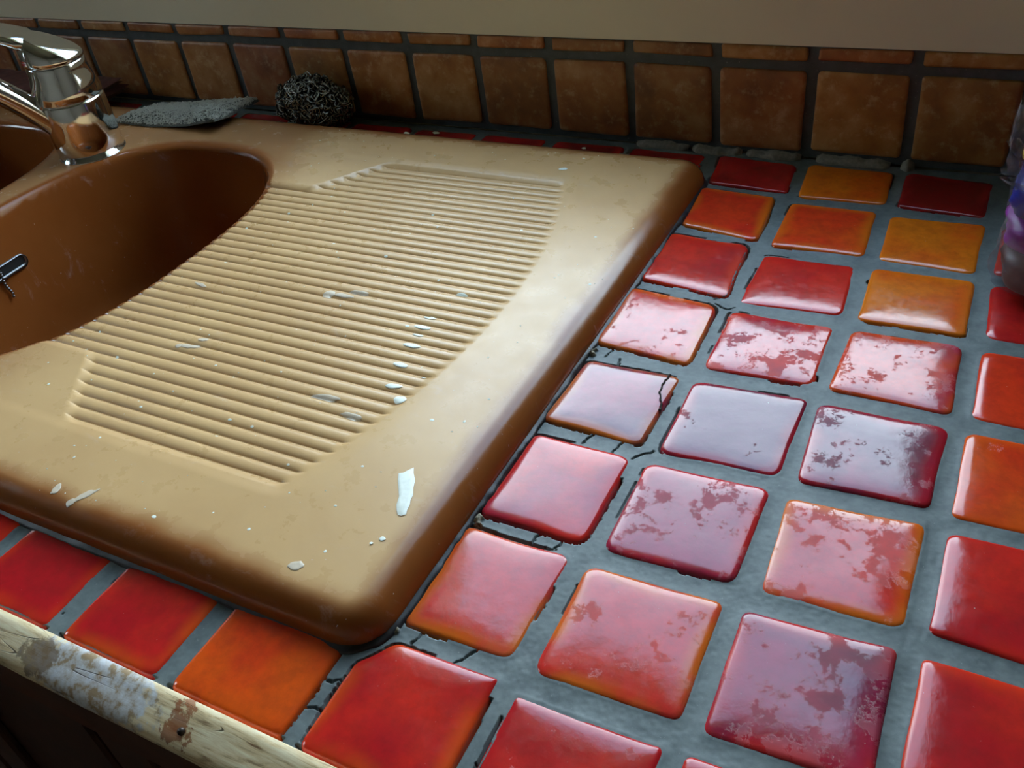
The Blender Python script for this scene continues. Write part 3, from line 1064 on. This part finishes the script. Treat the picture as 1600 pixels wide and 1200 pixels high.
dE = dist_edge(X, Y).ravel()
rimv = dE < 0.02                      # on the very rim the surface turns vertical
cl_x = np.clip(X.ravel(), SX0 + CR, SX1 - CR)
cl_y = np.clip(Y.ravel(), SY0 + CR, SY1 - CR)
out = np.stack([X.ravel() - cl_x, Y.ravel() - cl_y, np.zeros(X.size)], 1)
out /= np.linalg.norm(out, axis=1)[:, None] + 1e-9
sn = np.clip(1 - np.clip(dE, 0, FR) / FR, 0, 1)
fil = out * sn[:, None] + np.array([0, 0, 1.0]) * np.sqrt(1 - sn ** 2)[:, None]
NN = np.where((dE < FR)[:, None], fil, NN)
NN = np.vstack([NN, out[loop]])
sc = sstep(0.10, 0.34, dE + 0.06 * fbm(X.ravel() * 2, Y.ravel() * 2)) * sstep(-5.6, -4.2, X.ravel() + 0.3 * fbm(X.ravel(), Y.ravel()))  # wear plus painted light: pale flat tops, fillets and bowls kept darker
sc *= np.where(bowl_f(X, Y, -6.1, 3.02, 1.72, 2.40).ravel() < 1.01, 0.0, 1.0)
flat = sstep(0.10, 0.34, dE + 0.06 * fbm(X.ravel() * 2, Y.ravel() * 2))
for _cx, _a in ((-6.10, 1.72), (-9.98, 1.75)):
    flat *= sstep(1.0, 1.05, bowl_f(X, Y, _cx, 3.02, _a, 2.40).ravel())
sc = np.concatenate([np.maximum(sc, 0.36 * flat), np.zeros(len(loop))]).astype(np.float32)  # tan held back on the left rims, which get less light
sink.data.attributes.new('scuff_light', 'FLOAT', 'POINT').data.foreach_set('value', sc)
sink.data.normals_split_custom_set_from_vertices([tuple(q) for q in NN])
tag(sink, 'brown two-bowl kitchen sink with ribbed drainboard and white paint chips', 'sink')

# sealant bead all round the sink
P = V[b0:][:, :2]
cc = P.mean(0)
nr = np.roll(P, -1, 0) - np.roll(P, 1, 0)
nr = np.stack([nr[:, 1], -nr[:, 0]], 1)
nr /= np.linalg.norm(nr, axis=1)[:, None] + 1e-9
sel = np.arange(0, len(P), 2)
Pb, nb = P[sel], nr[sel]
V2, F2 = [], []
m = len(sel)
for k in range(m):
    x, y = Pb[k]
    w = 0.038 + 0.016 * float(fbm(x * 4, y * 4)) + 0.008 * float(vnoise(x * 20, y * 20))
    hgt = 0.006 + 0.010 * float(fbm(x * 5 + 9, y * 5))
    if y > 6.2:
        w *= 0.6
    for (o_, z_) in ((-0.01, hgt + 0.012), (w * 0.25, hgt), (w * 0.6, hgt * 0.45), (w, -0.012), (w * 1.02, -0.06)):
        V2.append((x + nb[k, 0] * o_, y + nb[k, 1] * o_, z_))
for k in range(m):
    for q in range(4):
        a_, b_ = k * 5 + q, ((k + 1) % m) * 5 + q
        F2.append((a_, a_ + 1, b_ + 1, b_))
new_obj('sealant_bead', V2, F2, M['sealant'], sink)


def splash(pts, lift, mat, name='paint_chip'):
    """a thin flake lying on the sink surface: outline pts in plan, domed a little"""
    P = np.array(pts, float)
    c = P.mean(0)
    n = len(P)
    V = []
    for k, z in ((1.0, 0.5), (0.93, 1.0), (0.5, 1.0)):
        q = c + (P - c) * k
        V.append(np.column_stack([q, sink_h(q[:, 0], q[:, 1]) + 0.0015 + lift * z]))
    V.append(np.array([[c[0], c[1], float(sink_h(c[0], c[1])) + 0.0015 + lift]]))
    V = np.vstack(V)
    area = 0.5 * np.sum(P[:, 0] * np.roll(P[:, 1], -1) - np.roll(P[:, 0], -1) * P[:, 1])
    F = []
    for i in range(2):
        for k in range(n):
            a, b = i * n + k, i * n + (k + 1) % n
            F.append((a, b, b + n, a + n) if area > 0 else (b, a, a + n, b + n))
    for k in range(n):
        a, b = 2 * n + k, 2 * n + (k + 1) % n
        F.append((a, b, 3 * n) if area > 0 else (b, a, 3 * n))
    return new_obj(name, V, F, mat, sink)


def blob_pts(x, y, rx, ry, rot=0.0, n=22, rag=0.22):
    a = np.linspace(0, 2 * math.pi, n, endpoint=False)
    sd = rng.random() * 50
    r = 1 + rag * fbm(np.cos(a) * 1.6 + sd, np.sin(a) * 1.6 + sd, 3)
    px, py = rx * r * np.cos(a), ry * r * np.sin(a)
    return np.column_stack([x + px * math.cos(rot) - py * math.sin(rot), y + px * math.sin(rot) + py * math.cos(rot)])


big = [(-0.43, 0.985), (-0.40, 1.000), (-0.375, 1.045), (-0.356, 1.072), (-0.325, 1.02), (-0.277, 0.964), (-0.250, 0.90), (-0.212, 0.835),
       (-0.205, 0.79), (-0.184, 0.749), (-0.175, 0.70), (-0.16, 0.664), (-0.185, 0.640), (-0.211, 0.638), (-0.245, 0.675), (-0.273, 0.716), (-0.30, 0.79), (-0.345, 0.852), (-0.40, 0.93)]
splash(big, 0.006, M['chip'])
for (x, y, rx, ry, ro) in [(-1.045, 1.852, 0.075, 0.030, 0.15), (-0.895, 1.718, 0.055, 0.045, 0), (-1.203, 2.377, 0.085, 0.030, 0), (-1.26, 2.645, 0.085, 0.032, 0),
                           (-1.272, 2.795, 0.070, 0.030, 0), (-1.15, 2.113, 0.070, 0.030, 0), (-1.192, 3.204, 0.065, 0.026, 0), (-1.236, 2.533, 0.055, 0.022, 0),
                           (-0.87, 2.03, 0.02, 0.014, 0), (-1.329, 5.73, 0.05, 0.025, 0.3), (-0.19, 0.42, 0.022, 0.02, 0), (-0.24, 0.36, 0.013, 0.012, 0)]:
    splash(blob_pts(x, y, rx, ry, ro), 0.004, M['chip'])
for (x, y, rx, ry, ro) in [(-2.44, 2.851, 0.055, 0.05, 0.5), (-2.16, 2.96, 0.11, 0.028, 0), (-2.27, 2.87, 0.10, 0.030, 0), (-3.18, 1.754, 0.10, 0.035, 0.2), (-3.13, 1.87, 0.05, 0.025, 0.4),
                           (-3.866, 2.616, 0.09, 0.022, -0.2), (-1.51, 1.55, 0.13, 0.03, 0.1), (-1.16, 1.42, 0.09, 0.028, 0), (-2.55, -0.03, 0.03, 0.10, -0.5), (-2.82, -0.06, 0.03, 0.05, 0.2),
                           (-2.60, -0.12, 0.03, 0.035, 0), (-0.606, 0.018, 0.06, 0.035, 0.4), (-3.3, 1.72, 0.03, 0.03, 0)]:
    splash(blob_pts(x, y, rx, ry, ro, rag=0.4), 0.003, M['haze'], 'limescale_spot')
# countless tiny specks
V, F = [], []
for k in range(230):
    x, y = rng.uniform(-4.8, 0.0), rng.uniform(-0.1, 6.2)
    if bowl_f(x, y, -6.1, 3.02, 1.72, 2.40) < 1.06:
        continue
    r = 0.005 + 0.011 * rng.random() ** 3
    b = len(V)
    n = 6
    ro = rng.random() * 6
    el = rng.uniform(0.5, 1.6)
    for q in range(n):
        aa = 2 * math.pi * q / n + ro
        px, py = x + r * el * math.cos(aa), y + r * math.sin(aa)
        V.append((px, py, float(sink_h(px, py)) + 0.001))
    V.append((x, y, float(sink_h(x, y)) + 0.006))
    F += [(b + q, b + (q + 1) % n, b + n) for q in range(n)]
tag(new_obj('dust_specks', V, F, M['chip'], sink), 'tiny pale specks scattered on the drainboard', None, kind='stuff')

# overflow slot and plug chain on the wall of the nearer bowl
def wall_x(y, z):
    xs_ = np.linspace(-8.0, -7.0, 1500)
    hz = sink_h(xs_, np.full_like(xs_, y))
    return xs_[np.argmax(hz < z)]


def stadium(y0, y1, z0, z1, n=10):
    r = (z1 - z0) / 2
    zc = (z0 + z1) / 2
    pts = []
    for k in range(n + 1):
        a = -math.pi / 2 + math.pi * k / n
        pts.append((y1 - r + r * math.cos(a), zc + r * math.sin(a)))
    for k in range(n + 1):
        a = math.pi / 2 + math.pi * k / n
        pts.append((y0 + r + r * math.cos(a), zc + r * math.sin(a)))
    return pts


st_o, st_i = stadium(2.25, 3.20, -0.54, -0.37), stadium(2.28, 3.17, -0.50, -0.385)
V, F = [], []
n = len(st_o)
for pts, lift in ((st_o, 0.0), (st_o, 0.03), (st_i, 0.03), (st_i, -0.03)):
    for (y, z) in pts:
        V.append((wall_x(y, z) + lift, y, z))
for q in range(3):
    for k in range(n):
        a, b = q * n + k, q * n + (k + 1) % n
        F.append((a, b, b + n, a + n))
ofl = new_obj('overflow_slot', V, F, M['dark_metal'], sink)
tag(ofl, 'chrome-edged overflow slot', None)
V = [(wall_x(y, z) + 0.012, y, z) for (y, z) in st_i]
new_obj('slot_shade_sheet', V, [tuple(range(len(V)))], M['black'], ofl, smooth=False)  # flat black sheet paints the shade inside the slot
path = []
rings = []
cV, cF = [], []
for k in range(11):
    z = -0.40 - 0.036 * k
    y = 2.78 + 0.01 * math.sin(k * 0.9)
    x = wall_x(y, z) + 0.055 - (0.02 if k > 1 else 0)
    bv, bf = lathe([(0.020 * math.sin(math.pi * q / 6) + 1e-4, z - 0.020 * math.cos(math.pi * q / 6)) for q in range(7)], x, y, 10)
    path.append((x, y, z))
    b = len(cV)
    cV += bv
    cF += [tuple(i + b for i in q) for q in bf]
tv, tf = tube(path, 0.006, 6, 1.0, (1, 0, 0))
b = len(cV)
cV += tv
cF += [tuple(i + b for i in q) for q in tf]
tag(new_obj('plug_chain', cV, cF, M['dark_metal'], sink), 'beaded plug chain', None)
px, py, pz = wall_x(2.62, -0.30) + 0.06, 2.62, -0.30
ring = [(px + 0.02 * math.cos(a), py + 0.09 * math.cos(a), pz + 0.09 * math.sin(a)) for a in np.linspace(0, 2 * math.pi, 24)]
new_obj('chain_ring', *tube(ring, 0.018, 8, 1.0, (1, 0, 0)), M['dark_metal'], sink)
for cx in (-6.1, -9.98):
    z = float(sink_h(cx, 3.0)) + 0.01
    new_obj('drain', *lathe([(0.55, z), (0.56, z + 0.02), (0.48, z + 0.035), (0.44, z + 0.01), (0.42, z - 0.01), (0.02, z - 0.012)], cx, 3.0, 32), M['dark_metal'], sink)

# ------------------------------------------------------------------ faucet
FX, FY = -7.90, 4.86
fz = float(sink_h(FX, FY))
fau = empty('mixer_faucet', (FX, FY, fz))
tag(fau, 'chrome single-lever mixer faucet standing between the two sink bowls', 'faucet')
new_obj('base_ring', *lathe([(0.432, fz - 0.02), (0.434, fz + 0.004), (0.430, fz + 0.009), (0.42, fz + 0.011)], FX, FY, 64), M['chrome'], fau)
new_obj('body', *lathe([(0.424, fz + 0.005), (0.424, fz + 0.3), (0.420, 0.925), (0.414, 0.945), (0.395, 0.952), (0.395, 0.965)], FX, FY, 64), M['chrome'], fau)
new_obj('cartridge_housing', *lathe([(0.395, 0.955), (0.412, 0.962), (0.422, 0.98), (0.424, 1.04), (0.416, 1.12), (0.396, 1.20), (0.376, 1.27), (0.366, 1.34), (0.362, 1.40), (0.352, 1.42), (0.33, 1.425)], FX, FY, 64), M['chrome'], fau)
# lever cap: a slanted dome running out into the lever
dx, dy = -0.80, -0.60
V, F = [], []
n = 40
path = [(0.0, 1.428, 0.366, 0.0), (0.0, 1.46, 0.374, 0.02), (0.01, 1.53, 0.366, 0.10), (0.03, 1.61, 0.338, 0.20), (0.06, 1.68, 0.290, 0.30), (0.10, 1.735, 0.225, 0.38), (0.14, 1.775, 0.14, 0.42)]
sd = (-dy, dx)
for (off, z, r, tl) in path:
    for k in range(n):
        a = 2 * math.pi * k / n
        u, w = r * math.cos(a), r * math.sin(a)
        V.append((FX + dx * (off + u) + sd[0] * w, FY + dy * (off + u) + sd[1] * w, z + tl * u))
for i in range(len(path) - 1):
    for k in range(n):
        a, b = i * n + k, i * n + (k + 1) % n
        F.append((a, b, b + n, a + n))
F.append(tuple(range(n - 1, -1, -1)))
top = (len(path) - 1) * n
V.append((FX + dx * 0.17, FY + dy * 0.17, 1.80))
for k in range(n):
    F.append((top + k, top + (k + 1) % n, len(V) - 1))
new_obj('lever_cap', V, F, M['chrome'], fau)
lp, lr, lf = [], [], []
for t in np.linspace(0, 1, 18):
    o_ = 0.04 + 1.85 * t
    lp.append((FX + dx * o_, FY + dy * o_, 1.62 + 1.0 * t - 0.50 * t * t))
    lr.append((0.32 - 0.13 * t) * min(1.0, 0.35 + t * 5.5) if t < 0.97 else 0.10)
    lf.append(0.40 - 0.14 * t)
new_obj('lever', *tube(lp, lr, 28, lf), M['chrome'], fau)
# rising spout, bowed over towards the front-left
sp, sr, sf = [], [], []
sx_, sy_ = -0.45, -0.89
for t in np.linspace(0, 1, 24):
    o_ = 0.16 + 2.5 * t
    zz = 0.48 + 3.9 * t - 2.7 * t * t
    sp.append((FX + sx_ * o_, FY + sy_ * o_, zz))
    sr.append(0.19 - 0.02 * t)
    sf.append(0.85)
ex, ey, ez = sp[-1]
new_obj('spout', *tube(sp, sr, 24, sf), M['chrome'], fau)
new_obj('aerator', *lathe([(0.14, ez - 0.32), (0.155, ez - 0.30), (0.155, ez - 0.05), (0.12, ez + 0.05)], ex, ey, 32), M['chrome'], fau)


# ------------------------------------------------------------------ scourers
def curls(surface, count, rad, wire_r, seg=14):
    """little loops of wire scattered over a surface function -> (point, normal)"""
    V, F = [], []
    for k in range(count):
        p, nrm = surface()
        nrm = Vector(nrm).normalized()
        t = nrm.orthogonal().normalized()
        t.rotate(Matrix.Rotation(rng.random() * 6.28, 3, nrm))
        bt = nrm.cross(t)
        tilt = rng.uniform(0.2, 1.0)
        R = rad * rng.uniform(0.6, 1.4)
        turns = rng.uniform(0.8, 1.6)
        base = len(V)
        for q in range(seg + 1):
            a = 2 * math.pi * turns * q / seg
            c = Vector(p) + t * (R * math.cos(a) + R * 0.5 * q / seg) + (bt * (1 - tilt) + nrm * tilt * 0.6) * (R * math.sin(a))
            d = (t * -math.sin(a) + bt * math.cos(a)).normalized()
            s1 = d.cross(nrm).normalized() * wire_r * 1.6
            s2 = nrm * wire_r
            V += [tuple(c + s1), tuple(c + s2), tuple(c - s1)]
        for q in range(seg):
            b = base + 3 * q
            F += [(b, b + 1, b + 4, b + 3), (b + 1, b + 2, b + 5, b + 4), (b + 2, b, b + 3, b + 5)]
    return V, F


# flat silver pad on the back rim of the sink
A, B, C_, D_ = np.array((-8.34, 5.66)), np.array((-7.95, 6.30)), np.array((-6.40, 6.62)), np.array((-6.44, 5.74))


def pad_xy(u, v):
    return (A * (1 - u) + D_ * u) * (1 - v) + (B * (1 - u) + C_ * u) * v


def pad_z(u, v):
    return 0.225 + 0.05 * math.sin(3.14 * u) * 0.0 + 0.11 * u * u * (1 - 0.6 * v) + 0.03 * float(vnoise(u * 3, v * 3))


def pad_th(u, v):
    e = min(u, 1 - u, v * 0.6, (1 - v) * 0.6)
    return 0.11 * min(1.0, (e / 0.12) ** 0.5) + 0.012 * float(fbm(u * 14, v * 8))


nu, nv_ = 56, 28
V, F = [], []
for side in (1, 0):
    for i in range(nu + 1):
        for j in range(nv_ + 1):
            u, w = i / nu, j / nv_
            p = pad_xy(u, w)
            V.append((p[0], p[1], pad_z(u, w) + (max(0.004, pad_th(u, w)) if side else 0.0)))
off = (nu + 1) * (nv_ + 1)
for i in range(nu):
    for j in range(nv_):
        a = i * (nv_ + 1) + j
        F.append((a, a + nv_ + 1, a + nv_ + 2, a + 1))
        F.append((off + a + 1, off + a + nv_ + 2, off + a + nv_ + 1, off + a))
rim = [i * (nv_ + 1) for i in range(nu + 1)] + [nu * (nv_ + 1) + j for j in range(1, nv_ + 1)] + \
      [i * (nv_ + 1) + nv_ for i in range(nu - 1, -1, -1)] + [j for j in range(nv_ - 1, 0, -1)]
for a, b in zip(rim, rim[1:] + rim[:1]):
    F.append((b, a, a + off, b + off))
pad = new_obj('scouring_pad', V, F, M['pad_core'])
tag(pad, 'flat silver-grey wire scouring pad lying on the back rim of the sink', 'scouring pad')


def pad_surf():
    u, w = rng.uniform(0.01, 0.99), rng.uniform(0.02, 0.98)
    p = pad_xy(u, w)
    return (p[0], p[1], pad_z(u, w) + max(0.0, pad_th(u, w)) * rng.uniform(0.9, 1.05)), (rng.normal(0, 0.3), rng.normal(0, 0.3), 1)


tag(new_obj('wire_mesh', *curls(pad_surf, 4500, 0.02, 0.004, 8), M['wire'], pad, origin=None), 'knitted silver wire', None, kind='stuff')

# steel wool ball against the backsplash
WC, WR = np.array((-5.46, 6.60, 0.35)), np.array((0.62, 0.29, 0.33))


def wool_r(d):
    return 1 + 0.20 * float(fbm(d[0] * 1.8 + 4, d[2] * 1.8 + d[1], 3)) - 0.22 * max(0, -d[0]) * max(0, d[2] + 0.4)


V, F = [], []
nt_, np_ = 28, 40
for i in range(nt_ + 1):
    th = math.pi * i / nt_
    for k in range(np_):
        ph = 2 * math.pi * k / np_
        d = np.array((math.sin(th) * math.cos(ph), math.sin(th) * math.sin(ph), math.cos(th)))
        V.append(tuple(WC + WR * d * wool_r(d) * 0.84))
for i in range(nt_):
    for k in range(np_):
        a, b = i * np_ + k, i * np_ + (k + 1) % np_
        F.append((a, a + np_, b + np_, b))
wool = new_obj('steel_wool_ball', V, F, M['wool_core'])
tag(wool, 'dark crumpled ball of curly steel wool against the brown wall tiles', 'steel wool')


def wool_surf():
    d = rng.normal(0, 1, 3)
    d /= np.linalg.norm(d)
    p = WC + WR * d * wool_r(d) * rng.uniform(0.84, 1.04)
    p[2] = max(p[2], 0.03)
    return tuple(p), tuple(d + rng.normal(0, 0.4, 3))


tag(new_obj('wire_curls', *curls(wool_surf, 1100, 0.05, 0.0085, 14), M['dark_wire'], wool), 'curly steel strands', None, kind='stuff')

# folded cloth behind the faucet
clo = empty('folded_cloth', (-10.9, 6.35, 0.2))
tag(clo, 'dark reddish-brown folded cloth lying along the wall behind the faucet', 'cloth')
for q in range(4):
    z0 = 0.215 + 0.062 * q
    V, F = [], []
    nx_, ny_ = 40, 10
    x0, x1, y0, y1 = -12.6 + 0.05 * q, -9.20 + 0.05 * math.sin(q * 2.3), 5.95 + 0.02 * q, 6.82 - 0.03 * q
    for side in (1, 0):
        for i in range(nx_ + 1):
            for j in range(ny_ + 1):
                u, w = i / nx_, j / ny_
                e = min(u * 3.6, (1 - u) * 3.6, w, 1 - w)
                r = 0.028 * min(1, (e / 0.06)) ** 0.5
                wv = 0.008 * float(vnoise(u * 12 + q * 5, w * 3))
                V.append((x0 + (x1 - x0) * u, y0 + (y1 - y0) * w, z0 + 0.028 + wv + (r if side else -r)))
    off = (nx_ + 1) * (ny_ + 1)
    for i in range(nx_):
        for j in range(ny_):
            a = i * (ny_ + 1) + j
            F.append((a, a + ny_ + 1, a + ny_ + 2, a + 1))
            F.append((off + a + 1, off + a + ny_ + 2, off + a + ny_ + 1, off + a))
    new_obj('fold', V, F, M['cloth'] if q % 2 else M['cloth2'], clo)

# ------------------------------------------------------------------ bagged packets on the right
bag = empty('plastic_bag', (3.75, 4.95, 0.0))
tag(bag, 'clear crinkled plastic bag of purple, blue and yellow packets standing on the red tiles', 'bag')


def pouch(name, cx, cy, z0, z1, rx, ry, mat, crumple, e=3.0, seed=0.0, taper=0.0, close=True, squash=1.0):
    V, F = [], []
    nz, na = 26, 56
    for i in range(nz + 1):
        t = i / nz
        k = (1 - abs(2 * t - 1) ** 4) ** 0.5 if close else (1 - max(0, 1 - t * 6) ** 2 * 0.3)
        k = max(k, 0.02) * (1 - taper * t)
        for q in range(na):
            a = 2 * math.pi * q / na
            c, s = math.cos(a), math.sin(a)
            rr = (abs(c) ** e + abs(s) ** e) ** (-1 / e)
            cr = 1 + crumple * float(fbm(c * 2.2 + seed, s * 2.2 + t * 5 + seed, 4))
            V.append((cx + rx * rr * c * k * cr, cy + ry * rr * s * k * cr, z0 + (z1 - z0) * t + (0.06 * crumple * 4 * float(vnoise(c * 3 + seed, s * 3)) if t > 0.9 else 0)))
    for i in range(nz):
        for q in range(na):
            a, b = i * na + q, i * na + (q + 1) % na
            F.append((a, b, b + na, a + na))
    if close:
        F.append(tuple(range(na - 1, -1, -1)))
        F.append(tuple(range(nz * na, (nz + 1) * na)))
    return new_obj(name, V, F, mat, bag)


tag(pouch('packet', 3.72, 4.98, 0.02, 0.46, 0.66, 0.42, M['maroon'], 0.05, 4, 1), 'dark maroon packet', None)
tag(pouch('packet', 3.72, 4.98, 0.40, 0.74, 0.70, 0.44, M['purple'], 0.06, 4, 5), 'purple packet', None)
tag(pouch('packet', 3.72, 4.98, 0.66, 1.10, 0.70, 0.44, M['blue'], 0.06, 4, 9), 'dark blue packet', None)
tag(pouch('packet', 3.68, 4.95, 1.04, 1.72, 0.68, 0.40, M['yellow'], 0.06, 4, 13), 'dull yellow packet', None)
tag(pouch('film', 3.74, 4.99, 0.01, 1.62, 0.78, 0.50, M['film'], 0.16, 3, 21, 0.04, False), 'clear plastic film', None)
# loose gathered end of the film sticking out to the left
V, F = [], []
for i in range(15):
    t = i / 14
    for q in range(25):
        a = math.pi * 2 * q / 24
        r = 0.05 + 0.12 * t + 0.03 * math.sin(a * 5 + t * 4)
        V.append((3.17 - 0.22 * t + 0.05 * math.sin(3 * a), 4.72 + r * math.cos(a) * 0.6, 1.02 + 0.16 * t + r * math.sin(a) * 1.1))
for i in range(14):
    for q in range(24):
        a = i * 25 + q
        F.append((a, a + 1, a + 26, a + 25))
new_obj('film_end', V, F, M['film'], bag)

# a few plaster crumbs on the dark tiles behind the sink
CRUMB = ['leftmost pale plaster crumb on the dark red tile beside the steel wool', 'largest pale plaster crumb on the dark tiles behind the drainboard',
         'small pale plaster crumb behind the middle of the drainboard', 'rightmost small plaster crumb behind the sink, nearest the mortar']
for k, (x, y, r) in enumerate([(-4.0, 6.62, 0.03), (-3.6, 6.70, 0.035), (-2.9, 6.55, 0.02), (-1.5, 6.66, 0.02)]):
    d = rng.normal(0, 1, (12, 3))
    bm = bmesh.new()
    bmesh.ops.create_icosphere(bm, subdivisions=1, radius=1.0)
    V = [(x + p.co.x * r * 1.5 * (1 + 0.3 * rng.normal()), y + p.co.y * r * (1 + 0.3 * rng.normal()), 0.012 + (p.co.z + 1) * r * 0.35) for p in bm.verts]
    F = [tuple(q.index for q in fc.verts) for fc in bm.faces]
    bm.free()
    tag(new_obj('plaster_crumb', V, F, M['chip'], smooth=False), CRUMB[k], 'crumb', 'plaster crumbs behind the sink')
